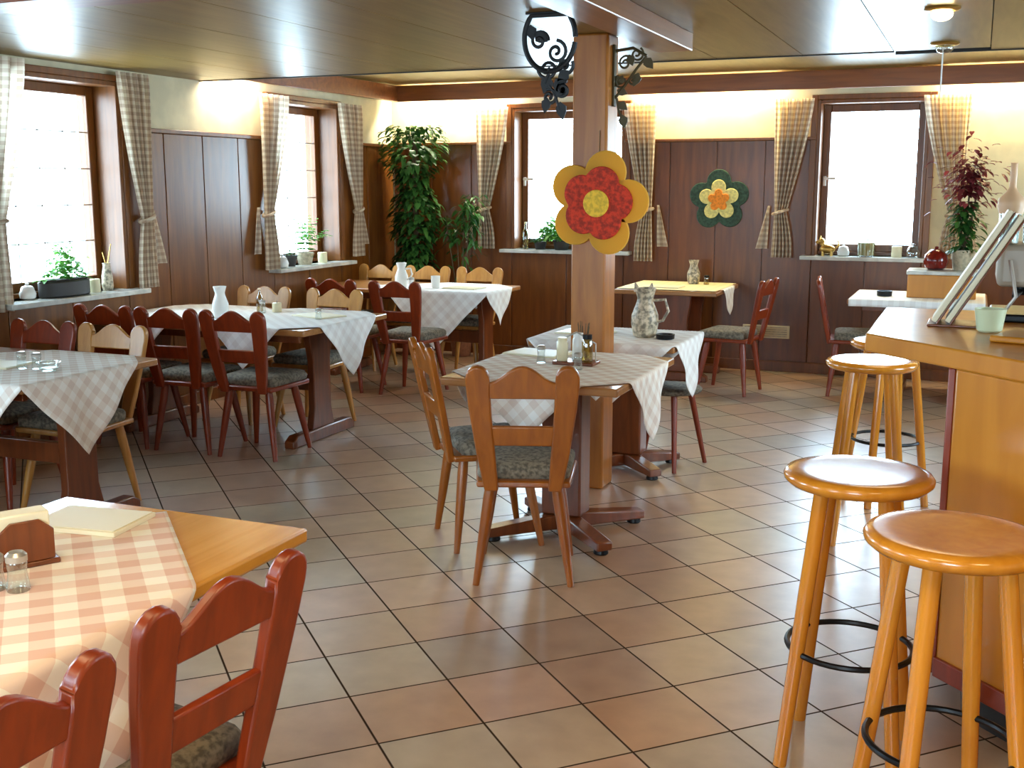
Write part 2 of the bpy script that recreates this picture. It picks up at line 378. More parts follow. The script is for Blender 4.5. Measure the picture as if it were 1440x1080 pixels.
# windows (local frame: u along wall, d into the wall, z up)
def window(n,u0,u1,z0,z1,wall,cols,rows,sash_w=.06):
    root=thing('window_%d'%n,None,None,kind='structure')
    if wall=='left': P=lambda u0,u1,d0,d1,z0,z1: (XL-d1,XL-d0,u0,u1,z0,z1)
    elif wall=='right': P=lambda u0,u1,d0,d1,z0,z1: (XR+d0,XR+d1,u0,u1,z0,z1)
    elif wall=='front': P=lambda u0,u1,d0,d1,z0,z1: (u0,u1,YF-d1,YF-d0,z0,z1)
    else: P=lambda u0,u1,d0,d1,z0,z1: (u0,u1,YB+d0,YB+d1,z0,z1)
    t=.03; mb=MB()
    mb.box(*P(u0,u0+t,-.03,TH,z0,z1)).box(*P(u1-t,u1,-.03,TH,z0,z1)).box(*P(u0+t,u1-t,-.03,TH,z1-t,z1)).box(*P(u0+t,u1-t,.12,TH,z0,z0+t))
    # flat casing on the room side
    mb.box(*P(u0-.05,u0,-.035,0,z0,z1+.04)).box(*P(u1,u1+.05,-.035,0,z0,z1+.04)).box(*P(u0,u1,-.035,0,z1,z1+.04))
    mb.build('frame',M['frame'],root,bevel=.004)
    a0,a1,b0,b1=u0+t,u1-t,z0+t,z1-t; d0,d1=.16,.21; s=sash_w
    mb=MB(); mb.box(*P(a0,a0+s,d0,d1,b0,b1)).box(*P(a1-s,a1,d0,d1,b0,b1)).box(*P(a0+s,a1-s,d0,d1,b0,b0+s)).box(*P(a0+s,a1-s,d0,d1,b1-s,b1))
    sash=mb.build('sash',M['frame'],root,bevel=.005)
    mb=MB(); mb.box(*P(a0+s,a1-s,d0+.022,d0+.028,b0+s,b1-s)); mb.build('pane',M['glass'],root)
    if cols*rows>1:
        mb=MB()
        for i in range(1,cols):
            u=a0+s+(a1-a0-2*s)*i/cols; mb.box(*P(u-.004,u+.004,d0+.012,d0+.021,b0+s,b1-s))
        for j in range(1,rows):
            z=b0+s+(b1-b0-2*s)*j/rows; mb.box(*P(a0+s,a1-s,d0+.012,d0+.021,z-.004,z+.004))
        mb.build('muntin',M['steel'],root)
    mb=MB(); mb.box(*P(u0-.08,u1+.08,-.14,0,z0-.032,z0)); mb.box(*P(u0+t,u1-t,0,.13,z0-.01,z0)); mb.build('sill',M['marble'],root,bevel=.005)
    mb=MB(); uh=a0+s*.5 
    hb=P(uh-.012,uh+.012,d0-.012,d0,(z0+z1)/2-.06,(z0+z1)/2+.02); mb.box(*hb); hb=P(uh-.01,uh+.09,d0-.03,d0-.014,(z0+z1)/2-.01,(z0+z1)/2+.012); mb.box(*hb)
    mb.build('handle',M['white'],sash,bevel=.003)
    # daylight guide for the sampler
    L=bpy.data.lights.new('daylight_portal','AREA'); L.shape='RECTANGLE'; L.cycles.is_portal=True
    lo=bpy.data.objects.new('daylight_portal',L); COL.objects.link(lo); L.size=(u1-u0) ; L.size_y=(z1-z0)
    if wall=='left': L.size,L.size_y=(z1-z0),(u1-u0); lo.location=(XL-TH+.02,(u0+u1)/2,(z0+z1)/2); lo.rotation_euler=(0,R(-90),0)
    elif wall=='right': L.size,L.size_y=(z1-z0),(u1-u0); lo.location=(XR+TH-.02,(u0+u1)/2,(z0+z1)/2); lo.rotation_euler=(0,R(90),0)
    elif wall=='front': lo.location=((u0+u1)/2,YF-TH+.02,(z0+z1)/2); lo.rotation_euler=(R(90),0,0)
    else: lo.location=((u0+u1)/2,YB+TH-.02,(z0+z1)/2); lo.rotation_euler=(R(-90),0,0)
    return root
k=1
for (a,b,z0,z1) in LW: window(k,a,b,z0,z1,'left',4,5); k+=1
for (a,b,z0,z1) in BW: window(k,a,b,z0,z1,'back',1,1); k+=1

for (a,b,z0,z1) in RW: window(k,a,b,z0,z1,'right',1,1); k+=1
for (a,b,z0,z1) in FW: window(k,a,b,z0,z1,'front',2,1); k+=1

# pillar and beam
PX0,PX1,PY0,PY1=-1.925,-1.74,5.48,5.66
o=MB().box(PX0,PX1,PY0,PY1,0,ZC).build('pillar',M['post'],bevel=.012); tag(o,kind='structure')
o=MB().box(-1.55,-1.365,YF,5.68,2.235,ZC).build('beam',M['beam'],bevel=.006); tag(o,kind='structure')

o=MB().box(XL,-1.552,3.32,3.53,2.25,ZC).build('beam',M['beam_x'],bevel=.006); tag(o,kind='structure')

# ------------------------------------------------------------------ curtains
CG='gingham curtains at the windows'
def curtain(label,wall,u_out,sgn,w0=.36,ztop=2.3,ztie=1.36,zbot=1.0,wt=.10,wb=.17,shift=.03):
    """u_out: outer edge along the wall; sgn: direction towards the window"""
    nu,nv=60,44; vs=[];fs=[];uvs=[]
    for j in range(nv+1):
        t=j/nv; z=ztop+(zbot-ztop)*t
        if z>=ztie:
            q=(ztop-z)/(ztop-ztie); w=w0+(wt-w0)*(q**1.25); off=shift*q; amp=.030-.012*q
        else:
            q=(ztie-z)/(ztie-zbot); w=wt+(wb-wt)*math.sin(q*PI/2); off=shift*(1-.5*q); amp=.018+.008*q
        for i in range(nu+1):
            s=i/nu; d=.085+amp*math.sin(s*2*PI*5.5+.4*math.sin(3*t))*(.4+.6*min(1,t*6+.5))
            u=u_out+sgn*(off+s*w)
            vs.append((XL+d,u,z) if wall=='left' else (u,YB-d,z)); uvs.append((s*.62,(ztop-z)))
    for j in range(nv):
        for i in range(nu):
            a=j*(nu+1)+i; fs.append((a,a+1,a+nu+2,a+nu+1))
    c=MB().add(vs,fs,True).build('curtain',M['curtain'],uvs=uvs,angle=80)
    tag(c,label,'curtain',CG)
    # tie band
    mb=MB(); um=u_out+sgn*(shift+wt/2); pts=[]
    for k in range(20):
        q=2*PI*k/20; du=(wt/2+.012)*math.cos(q); dd=.085+.035*math.sin(q)
        pts.append((XL+dd,um+du,ztie+.02*math.cos(q)) if wall=='left' else (um+du,YB-dd,ztie+.02*math.cos(q)))
    mb.tube(pts,.013,8,closed=True); b=mb.build('tie_band',M['curtain'],c,uvs=[(v[2],v[0]) for v in mb.v])
    # tails of the tie, hooked to the wall
    vs=[];fs=[];uv=[]
    for k in range(13):
        q=k/12; z=ztie+.05-.36*q; w=.012+.05*q; u0=u_out-sgn*(.02+.05*q)
        for e in range(5):
            r=e/4; u=u0-sgn*w*(r-.5)*1.6; d=.06+.012*math.sin(r*6+q*2)
            vs.append((XL+d,u,z) if wall=='left' else (u,YB-d,z)); uv.append((r*.1,z))
    for k in range(12):
        for e in range(4):
            a=k*5+e; fs.append((a,a+1,a+6,a+5))
    MB().add(vs,fs,True).build('tie_tail',M['curtain'],c,uvs=uv,angle=80)
    return c
curtain('gingham curtain on the near side of the trough window, cut by the photo edge','left',4.55,+1,.60,zbot=.86,wt=.34,wb=.36)
curtain('gingham curtain on the far side of the left window with the dark plant trough','left',6.20,-1,.30,zbot=.9)
curtain('gingham curtain on the near side of the left wall window with the fern pot','left',7.46,+1,.40,ztop=2.28,zbot=.92)
curtain('gingham curtain on the far side of the fern window, nearest the room corner','left',9.02,-1,.40,ztop=2.28,zbot=.95)
curtain('gingham curtain between the tall climbing plant and the back window','back',-4.33,+1,.32,ztop=2.28,zbot=1.0)
curtain('gingham curtain just right of the wooden post, mostly behind the flower','back',-2.62,-1,.30,ztop=2.28,zbot=.92)
curtain('gingham curtain between the dark green wall flower and the bright back window','back',-1.62,+1,.32,ztop=2.28,zbot=.98)
curtain('gingham curtain at the right of the back window, behind the red-leaved plant','back',-.10,-1,.36,ztop=2.28,zbot=1.0)

# ------------------------------------------------------------------ chairs
def arc(cx,cy,r,a0,a1,n): return [(cx+r*math.cos(R(a0+(a1-a0)*i/n)),cy+r*math.sin(R(a0+(a1-a0)*i/n))) for i in range(n+1)]
def make_chair(wm,cm,vs_=1.0):
    t=thing('dining_chair','x','chair')
    # seat frame: trapezoid
    seat=[(-.185,-.20),(.185,-.20),(.215,.17),(.19,.20),(-.19,.20),(-.215,.17)]
    MB().prism(seat,.405,.432,axis='z').build('seat',wm,t,bevel=.008)
    vs=[];fs=[]; 
    # cushion: stacked outlines, rounded
    base=[(-.165,-.165),(.165,-.165),(.185,-.14),(.205,.16),(.18,.19),(-.18,.19),(-.205,.16),(-.185,-.14)]
    rings=[(.97,.432),(1.0,.445),(1.0,.466),(.95,.482),(.80,.492),(.4,.497)]
    for sc,z in rings:
        for (u,v) in base: vs.append((u*sc,v*sc,z))
    n=len(base)
    for r in range(len(rings)-1):
        for i in range(n): fs.append((r*n+i,r*n+(i+1)%n,(r+1)*n+(i+1)%n,(r+1)*n+i))
    fs.append(tuple(range(n-1,-1,-1))); fs.append(tuple(range((len(rings)-1)*n,len(rings)*n)))
    MB().add(vs,fs,True).build('cushion',cm,t,angle=60)
    lean=Matrix.Translation((0,-.187,.40))@Matrix.Rotation(R(11.5),4,'X')@Matrix.Diagonal((1,1,vs_,1))
    th=.030
    for s in (-1,1):
        pts=[(-.152,0),(-.098,0),(-.106,.12),(-.119,.30),(-.123,.40)]
        pts+= [(-.125,.452)]+arc(-.171,.452,.046,0,180,8)+[(-.217,.43),(-.207,.33),(-.181,.15)]
        if s>0: pts=[(-u,v) for u,v in pts][::-1]
        MB().prism(pts,-th,0,lean).build('stile',wm,t,bevel=.007)
    n=16
    topc=[(.135-.27*i/n,.434+.062*(0.5-0.5*math.cos(2*PI*min(1,max(0,(i/n-.05)/.90))))**.75) for i in range(n+1)]
    botc=[(-.128+.256*i/n,.372-.012*math.sin(PI*i/n)*0) for i in range(n+1)]
    MB().prism(botc+topc,-.026,-.004,lean).build('top_rail',wm,t,bevel=.005)
    MB().prism([(-.112,.185),(.112,.185),(.122,.262),(-.122,.262)],-.025,-.005,lean).build('lower_rail',wm,t,bevel=.005)
    for sx in (-1,1):
        for sy in (-1,1):
            p0=Vector((sx*.13,sy*.135-.01,.41)); p1=Vector((sx*.19,sy*.195,0))
            pts=[p0.lerp(p1,q) for q in (0,.15,.5,.8,1)]
            MB().tube(pts,[.021,.0235,.021,.0165,.0135],12).build('leg',wm,t)
    return t
chR=make_chair(M['chair'],M['cushion_d']); chH=make_chair(M['chair_h'],M['cushion'],1.05); chL=make_chair(M['chair_lit'],M['cushion'])
used=set()
def place(proto,x,y,deg,label,group=None):
    if proto.name in used: o=copy_tree(proto,(x,y,0),R(deg),label,group)
    else:
        o=proto; used.add(proto.name); o.location=(x,y,0); o.rotation_euler=(0,0,R(deg)); o['label']=label
        if group: o['group']=group
    return o
G1='chairs at the window tables'
place(chH,-1.655,4.17,19.5,'honey-brown chair seen from behind in the middle of the room, before the post','chairs at the middle tables')
place(chH,-1.975,4.52,-51,'honey-brown chair standing sideways at the left of the middle table','chairs at the middle tables')
place(chR,-1.505,1.625,84,'red-brown chair pushed to the honey table, whole back showing','chairs at the nearest table')
place(chR,-1.50,1.075,89,'red-brown chair half cut off by the bottom left corner of the photo','chairs at the nearest table')
place(chL,-4.04,4.19,180,'brightly lit chair pushed against the far side of the first left table, nearer the aisle',G1)
place(chR,-4.50,4.19,180,'reddish chair facing the viewer behind the first left table, at the photo edge',G1)
place(chR,-4.40,3.20,0,'dark chair at the viewer side of the first left table, low at the photo edge',G1)
place(chR,-3.875,5.53,2,'red-brown chair seen from behind at the second left table, closest to the table corner',G1)
place(chR,-4.335,5.52,3,'red-brown chair seen from behind at the second left table, second from the table corner',G1)
place(chR,-4.77,5.51,0,'dark chair seen from behind at the second left table, closest to the window wall',G1)
place(chL,-4.03,6.33,180,'brightly lit chair pushed against the far side of the second left table, nearer the aisle',G1)
place(chL,-4.60,6.33,180,'brightly lit chair pushed against the far side of the second left table, nearer the wall',G1)
place(chR,-3.96,7.64,0,'dark chair seen from behind at the farthest left table, nearer the aisle',G1)
place(chR,-4.51,7.64,1,'dark chair seen from behind at the farthest left table, nearer the wall',G1)
place(chL,-3.95,8.59,180,'lit chair facing the viewer behind the farthest left table, first from the aisle',G1)
place(chL,-4.45,8.59,180,'lit chair facing the viewer behind the farthest left table, middle of its row',G1)
place(chL,-4.92,8.59,180,'lit chair facing the viewer behind the farthest left table, under the climbing plant',G1)
place(chR,-1.72,8.62,82,'red-brown chair side-on at the back wall table below the dark green flower','chairs along the back wall')
place(chR,-.80,8.88,-84,'brown chair side-on at the small white table under the right back window','chairs along the back wall')

# ------------------------------------------------------------------ tables
def trestle_table(label,x0,x1,y0,y1,topm,wm,panel=.27,foot=.72,inset=(.16,.16),z=.75,turn=False):
    cx,cy=(x0+x1)/2,(y0+y1)/2; hx,hy=(x1-x0)/2,(y1-y0)/2
    if turn: hx,hy=hy,hx
    t=thing('dining_table',label,'table',(cx,cy,0),PI/2 if turn else 0)
    MB().box(-hx,hx,-hy,hy,z-.036,z).build('tabletop',topm,t,bevel=.008)
    fl=min(foot,2*hy-.1)/2
    for s in (-1,1):
        px=s*(hx-inset[0 if s<0 else 1])
        p=panel/2
        out=[(-p*.95,.075),(p*.95,.075),(p*.72,.20),(p*.72,.5),(p,.66),(p,z-.037),(-p,z-.037),(-p,.66),(-p*.72,.5),(-p*.72,.20)]
        MB().prism(out,px-.024,px+.024,axis='x').build('leg',wm,t,bevel=.006)
        MB().prism([(-fl,0),(-fl,.045),(-fl+.05,.075),(fl-.05,.075),(fl,.045),(fl,0)],px-.035,px+.035,axis='x').build('foot',wm,t,bevel=.008)
    MB().box(-hx+inset[0]+.024,hx-inset[1]-.024,-.02,.02,.30,.40).build('stretcher',wm,t,bevel=.006)
    MB().box(-hx+.1,hx-.1,-hy+.10,-hy+.13,z-.09,z-.037).box(-hx+.1,hx-.1,hy-.13,hy-.10,z-.09,z-.037).build('apron',wm,t,bevel=.004)
    return t
def column_table(label,x0,x1,y0,y1,bx,by,half,topm,wm,z=.75):
    cx,cy=(x0+x1)/2,(y0+y1)/2; hx,hy=(x1-x0)/2,(y1-y0)/2
    t=thing('pedestal_table',label,'table',(cx,cy,0)); bx-=cx; by-=cy
    MB().box(-hx,hx,-hy,hy,z-.036,z).build('tabletop',topm,t,bevel=.008)
    MB().box(bx-.095,bx+.095,by-.07,by+.07,.09,z-.08).build('column',wm,t,bevel=.01)
    MB().box(-hx*.7,hx*.7,by-.045,by+.045,z-.08,z-.037).build('bearer',wm,t,bevel=.004)
    for a in (45,135):
        m=Matrix.Translation((bx,by,0))@Matrix.Rotation(R(a),4,'Z')
        zl=.022 if a==45 else .022
        MB().prism([(-half,zl),(-half,zl+.04),(-.1,.089),(.1,.089),(half,zl+.04),(half,zl)],-.037,.037,m).build('foot',wm,t,bevel=.007)
    for a in (45,135,225,315):
        c=(bx+(half-.04)*math.cos(R(a)),by+(half-.04)*math.sin(R(a)),0)
        MB().lathe([(.03,0),(.034,.005),(.03,.0225)],14,c=c).build('glide',M['black'],t)
    return t
ZTOP=.75
trestle_table('trestle table nearest the left photo edge, first of the window row, gingham cloth on it',-5.0,-3.66,3.50,4.36,M['top'],M['table'],inset=(.13,.13))
trestle_table('second trestle table along the left windows, white vase on it',-5.15,-3.56,5.50,6.50,M['top'],M['table'],inset=(.12,.22))
trestle_table('farthest trestle table in the left corner below the climbing plant, white jug on it',-5.12,-3.52,8.02,8.76,M['top'],M['table'])
trestle_table('honey-coloured table in the bottom left corner of the photo, nearest the viewer',-2.24,-1.475,.72,2.27,M['top_h'],M['top_h'],panel=.2,foot=.6,inset=(.3,.3),turn=True)
column_table('nearer of the two middle tables, cruet set on it, before the wooden post',-2.15,-1.33,4.38,5.33,-1.68,4.74,.40,M['top'],M['table'])
column_table('farther of the two middle tables, speckled jug on it, just behind the wooden post',-2.24,-1.42,5.675,6.33,-1.76,6.0,.33,M['top'],M['table'])
t=thing('dining_table','table against the back wall below the dark green flower, cream cloth on it','table',(-2.28,9.185,0))
MB().box(-.42,.42,-.435,.435,.714,.75).build('tabletop',M['top'],t,bevel=.008)
for sy in (-1,1):
    MB().prism([(-.17,.075),(.17,.075),(.15,.22),(.15,.5),(.17,.64),(.17,.713),(-.17,.713),(-.17,.64),(-.15,.5),(-.15,.22)],sy*.24-.024,sy*.24+.024).build('leg',M['table'],t,bevel=.006)
    MB().prism([(-.32,0),(-.32,.045),(-.27,.075),(.27,.075),(.32,.045),(.32,0)],sy*.24-.035,sy*.24+.035).build('foot',M['table'],t,bevel=.008)
MB().box(-.02,.02,-.215,.215,.3,.4).build('stretcher',M['table'],t,bevel=.006)
trestle_table('small table under the right back window, half hidden by the bar, white cloth on it',-.86,.1,8.60,9.42,M['top'],M['table'],inset=(.38,.15))

# cloths
def cloth(label,x0,x1,y0,y1,mat,D=.775,cx=None,cy=None,z=ZTOP+.003,rot=45,n=72,r=.012,group='square tablecloths laid cornerwise'):
    tx,ty=(x0+x1)/2,(y0+y1)/2; hx,hy=(x1-x0)/2,(y1-y0)/2
    ox=(cx if cx is not None else tx)-tx; oy=(cy if cy is not None else ty)-ty
    side=D*math.sqrt(2); c,s=math.cos(R(rot)),math.sin(R(rot)); vs=[];fs=[];uvs=[]
    def fold(e,h,ph):
        if e<=0: return h+e,0
        if e<PI*r/2: return h+r*math.sin(e/r), r*(1-math.cos(e/r))
        d=e-PI*r/2; return h+r+.05*d+.012*math.sin(ph)*min(1,d*6), r+d
    for j in range(n+1):
        for i in range(n+1):
            a=(i/n-.5)*side; b=(j/n-.5)*side
            x=a*c-b*s+ox; y=a*s+b*c+oy
            ex,ey=abs(x)-hx,abs(y)-hy
            X,zx=fold(ex,hx,y*22); Y,zy=fold(ey,hy,x*22)
            vs.append((math.copysign(X,x),math.copysign(Y,y),-max(zx,zy))); uvs.append((a,b))
    for j in range(n):
        for i in range(n):
            q=j*(n+1)+i; fs.append((q,q+1,q+n+2,q+n+1))
    o=MB().add(vs,fs,True).build('tablecloth',mat,uvs=uvs,angle=80)
    o.location=(tx,ty,z); tag(o,label,'tablecloth',group)
    so=o.modifiers.new('thickness','SOLIDIFY'); so.thickness=.0018; so.offset=1
    return o
cloth('gingham cloth laid cornerwise at the aisle end of the first left table',-5.0,-3.66,3.50,4.36,M['cloth_p'],cx=-4.06,cy=3.84)
cloth('white cloth with faint checks at the aisle end of the second left table',-5.15,-3.56,5.50,6.50,M['cloth_w'],cx=-3.97,D=.755,z=ZTOP+.006)
cloth('white cloth at the wall end of the second left table',-5.15,-3.56,5.50,6.50,M['cloth_w'],cx=-4.75,D=.74)
cloth('white cloth on the farthest left table in the corner',-5.12,-3.52,8.02,8.76,M['cloth_w'],cx=-3.95,cy=8.27,D=.72)
cloth('pink and cream gingham cloth on the honey table nearest the viewer',-2.24,-1.475,.72,2.27,M['cloth'],cx=-1.88,cy=1.465)
cloth('pale gingham cloth on the nearer middle table with the cruet set',-2.15,-1.33,4.38,5.33,M['cloth_p'],D=.735)
cloth('white cloth on the farther middle table with the speckled jug',-2.24,-1.42,5.675,6.33,M['cloth_w'],D=.74)
cloth('white cloth corner hanging over the right edge of the back wall table',-2.70,-1.86,8.75,9.62,M['cloth_w'],D=.43,cx=-2.06)
cloth('cream cover lying flat on the back wall table below the dark green flower',-2.70,-1.86,8.75,9.62,M['cream_c'],D=.575,rot=0,z=ZTOP+.006)
cloth('white cloth on the small table under the right back window',-.86,.1,8.60,9.42,M['cloth_w'],D=.66,rot=0)

# ------------------------------------------------------------------ bar and bar stools
bar=thing('bar_counter','amber wooden bar counter with thick overhanging top at the right of the photo','bar')
d=Vector((.707,-.707)); P0=Vector((-.307,3.685)); P1=P0+d*1.9; P2=Vector((-.305,4.52))
mb=MB(); mb.prism([(P0.x,P0.y),(P1.x,P1.y),(P1.x+.85,P1.y+.45),(.85,3.65),(.85,4.52),(P2.x,P2.y)],1.062,1.12,axis='z')
ct=mb.build('counter_top',[M['bartop'],M['bar']],bar,bevel=.006)
for p in ct.data.polygons: p.material_index=0 if p.normal.z>.5 else 1
B0=Vector((-.03,3.42)); B1=B0+d*1.62
poly=[(B0.x,B0.y),(B1.x,B1.y),(B1.x+.5,B1.y+.4),(.75,3.6),(.75,4.4),(B0.x,4.4)]
MB().prism(poly,.13,1.062,axis='z').build('body',M['bar'],bar,bevel=.006)
pl=[(B0.x+.08,B0.y+.03),(B1.x,B1.y+.08),(B1.x+.45,B1.y+.4),(.7,3.6),(.7,4.35),(B0.x+.06,4.35)]
MB().prism(pl,0,.13,axis='z').build('plinth',M['dark'],bar)
n_=Vector((-d.y,d.x))*-1
MB().prism([(B0.x+n_.x*.014+d.x*0,B0.y+n_.y*.014),(B1.x+n_.x*.014,B1.y+n_.y*.014),(B1.x,B1.y),(B0.x,B0.y)],.13,.19,axis='z').build('bottom_rail',M['chair'],bar,bevel=.003)
MB().box(B0.x-.02,B0.x,3.43,4.4,.13,1.062).build('side_panel',M['chair'],bar,bevel=.004)

def make_stool():
    t=thing('bar_stool','x','bar stool')
    MB().lathe([(.0001,.777),(.15,.777),(.182,.782),(.196,.795),(.198,.806),(.190,.817),(.172,.8205),(.14,.819),(.06,.8165),(.0001,.816)],40).build('seat',M['stool'],t,angle=60)
    for a in (45,135,225,315):
        c,s=math.cos(R(a)),math.sin(R(a))
        MB().tube([(.115*c,.115*s,.778),(.15*c,.15*s,.5),(.212*c,.212*s,.0)],[.0205,.021,.0185],14).build('leg',M['stool'],t)
    q=.32; rr=.212+(.15-.212)*(q/.5)
    MB().tube([((rr-.004)*math.cos(2*PI*i/40),(rr-.004)*math.sin(2*PI*i/40),q) for i in range(40)],.0085,8,closed=True).build('foot_ring',M['black'],t)
    return t
st=make_stool(); GS='amber bar stools'
st.location=(-.255,3.09,0); st.rotation_euler=(0,0,R(-2)); tag(st,'amber bar stool in front of the bar corner, second from the viewer',None,GS)
copy_tree(st,(.0,2.60,0),R(24),'amber bar stool nearest the viewer, cut by the right photo edge')
copy_tree(st,(-.395,5.16,0),R(12),'bar stool standing beyond the bar corner, pale seat just below the counter edge')
copy_tree(st,(-.36,5.85,0),R(30),'bar stool farthest from the viewer, seat hidden behind the third stool')

# three legged stool at the farther middle table
t=thing('stool','dark low stool tucked under the right side of the farther middle table','stool',(-1.545,6.155,0))
MB().lathe([(.0001,.425),(.15,.425),(.165,.435),(.168,.45),(.155,.46),(.0001,.462)],28).build('seat',M['cushion_d'],t,angle=60)
for a in (155,290,35):
    c,s=math.cos(R(a)),math.sin(R(a))
    MB().tube([(.11*c,.11*s,.427),(.21*c,.21*s,0)],[.019,.013],12).build('leg',M['chair'],t)

# ------------------------------------------------------------------ decorations
def petal_pts(n,r_in,r_out,k=64,ph=0):
    pts=[]
    for i in range(k):
        a=2*PI*i/k; m=abs(math.cos(n*(a-ph)/2)); pts.append((r_in+(r_out-r_in)*m**.7,a))
    return [(r*math.cos(a),r*math.sin(a)) for r,a in pts]
fl=thing('flower_ornament','large flower ornament with red ring and yellow petals on the wooden post','flower ornament',(-1.775,5.462,1.49))
for i in range(5):
    a=R(72*i+4); c=(.158*math.cos(a),.158*math.sin(a)); vs=[];fs=[]
    MB().prism([(c[0]+.108*math.cos(2*PI*q/28),c[1]+.108*math.sin(2*PI*q/28)) for q in range(28)],-.012+.001*(i%2),.002).build('petal',M['yellow_p'],fl,bevel=.004)
MB().prism(petal_pts(5,.145,.186,70,R(4)),-.032,-.0125).build('red_ring',M['red_p'],fl,bevel=.006)
MB().prism([(.068*math.cos(2*PI*q/30),.068*math.sin(2*PI*q/30)) for q in range(30)],-.044,-.0325).build('center',M['yellow_c'],fl,bevel=.006)
MB().tube([(0,.005,.02),(0,.008,.2),(0,.012,.36)],.002,6).build('hanger',M['stem'],fl)
fl=thing('flower_ornament','dark green flower ornament with orange middle on the back wall panelling','flower ornament',(-2.07,9.722,1.455))
MB().prism(petal_pts(5,.17,.262,80,R(92)),-.014,.0).build('outer_petals',M['teal_p'],fl,bevel=.006)
MB().prism(petal_pts(5,.095,.175,70,R(92)),-.026,-.0145).build('inner_petals',M['cream_p'],fl,bevel=.005)
MB().prism(petal_pts(5,.055,.095,50,R(92)),-.038,-.0265).build('center',M['orange_p'],fl,bevel=.005)

def spiral(c,r0,r1,turns,a0,n=26,plane='xz'):
    pts=[]
    for i in range(n):
        q=i/(n-1); r=r0+(r1-r0)*q; a=a0+turns*2*PI*q
        pts.append((c[0]+r*math.cos(a),c[1]+.006*math.sin(5*q),c[2]+r*math.sin(a)))
    return pts
def leaf_shape(mb,p,L,W,rot):
    pts=[(0,0),(W*.5,L*.3),(W*.42,L*.6),(0,L),(-W*.42,L*.6),(-W*.5,L*.3)]
    m=Matrix.Translation(p)@rot; mb.prism(pts,-.003,.003,m)
ir=thing('iron_ornament','black wrought iron ring with scrolls hanging from the ceiling left of the post','wrought iron ornament',(-1.775,4.75,2.32))
mb=MB(); n=40
mb.tube([(.0+.118*math.cos(2*PI*i/n),0,-.11+.14*math.sin(2*PI*i/n)) for i in range(n) if -.11+.14*math.sin(2*PI*i/n)<-.004],.012,8).build('ring',M['iron'],ir)
MB().box(-.11,.11,-.012,.012,-.008,0).build('ceiling_plate',M['iron'],ir,bevel=.002)
mb=MB()
for c,r0,tn,a0 in (((-.05,0,-.12),.045,1.4,0),((.03,0,-.17),.05,-1.5,1.5),((-.01,0,-.24),.045,1.6,3.),((.07,0,-.23),.04,-1.4,.5),((.06,0,-.33),.04,1.5,1.),((.0,0,-.36),.035,-1.5,2.)):
    mb.tube(spiral(c,r0,.008,tn,a0),.008,6)
mb.tube([(.0,0,-.25),(-.02,0,-.30)],.008,6)
mb.tube([(0,0,-.31),(.03,0,-.36),(.05,0,-.42)],.006,6)
mb.build('scroll',M['iron'],ir)
for (p,L,W,a) in (((-.09,0,-.05),.07,.05,170),((-.07,0,-.09),.07,.05,120),((.0,0,-.27),.08,.06,200),((.03,0,-.28),.08,.06,150),((.07,0,-.30),.07,.05,210),((-.01,0,-.36),.07,.045,190),((.05,0,-.38),.08,.05,170),((.09,0,-.25),.07,.05,230)):
    mb=MB(); leaf_shape(mb,p,L,W,Matrix.Rotation(R(a),4,'Y')); mb.build('leaf',M['iron'],ir)
ir=thing('iron_ornament','bronze-toned wrought iron leaf bracket on the right side of the post','wrought iron ornament',(PX1,5.57,2.27))
MB().box(0,.012,-.02,.02,-.30,.0).build('wall_plate',M['bronze'],ir,bevel=.003)
mb=MB(); mb.tube([(.01,0,-.03),(.10,0,-.02),(.17,0,-.06)],.008,8).tube([(.01,0,-.26),(.06,0,-.20),(.12,0,-.12),(.17,0,-.06)],.007,8)
for c,r0,tn,a0 in (((.06,0,-.09),.04,1.5,0),((.12,0,-.05),.035,-1.5,1.),((.04,0,-.18),.035,1.5,2.),((.10,0,-.17),.03,-1.4,.3)):
    mb.tube(spiral(c,r0,.007,tn,a0),.0055,6)
mb.tube([(.02,0,-.26),(.03,0,-.32),(.05,0,-.36)],.006,6); mb.build('scroll',M['bronze'],ir)
for (p,L,W,a) in (((.05,0,-.34),.07,.05,170),((.03,0,-.28),.06,.045,130),((.13,0,-.14),.07,.05,200),((.08,0,-.05),.06,.045,160),((.16,0,-.07),.07,.05,140),((.05,0,-.15),.06,.045,210),((.02,0,-.22),.06,.04,110)):
    mb=MB(); leaf_shape(mb,p,L,W,Matrix.Rotation(R(a),4,'Y')); mb.build('leaf',M['bronze'],ir)

# ceiling spots
def ceiling_spot(label,x,y,lit,power=0,vis=True,col=(1,.76,.42),size=150):
    t=thing('ceiling_spotlight',label,'ceiling light',(x,y,ZC),0,'round ceiling spotlights')
    MB().lathe([(.072,0),(.074,-.008),(.066,-.014),(.052,-.016),(.05,-.006)],28).build('housing',M['brass'],t)
    b=MB(); b.ball((0,0,-.028),.045,16,(1,1,.62)); b.build('bulb',M['bulb'] if lit else M['glassware'],t)
    if power:
        L=bpy.data.lights.new('spot_light','SPOT'); L.energy=power; L.color=col; L.spot_size=R(size); L.spot_blend=.6; L.shadow_soft_size=.3
        lo=bpy.data.objects.new('spot_light',L); COL.objects.link(lo); lo.location=(x,y,ZC-.10)
    return t
ceiling_spot('lit round ceiling spotlight at the top right photo edge',-.20,5.27,True,22)
ceiling_spot('unlit brass ceiling spotlight above the right back window, pull cord below it',-.225,6.55,False)
o=MB().tube([(-.235,6.62,ZC-.005),(-.235,6.62,2.06)],.004,6).build('pull_cord',M['white']); tag(o,'thin white pull cord hanging from the ceiling before the back fascia','cord')
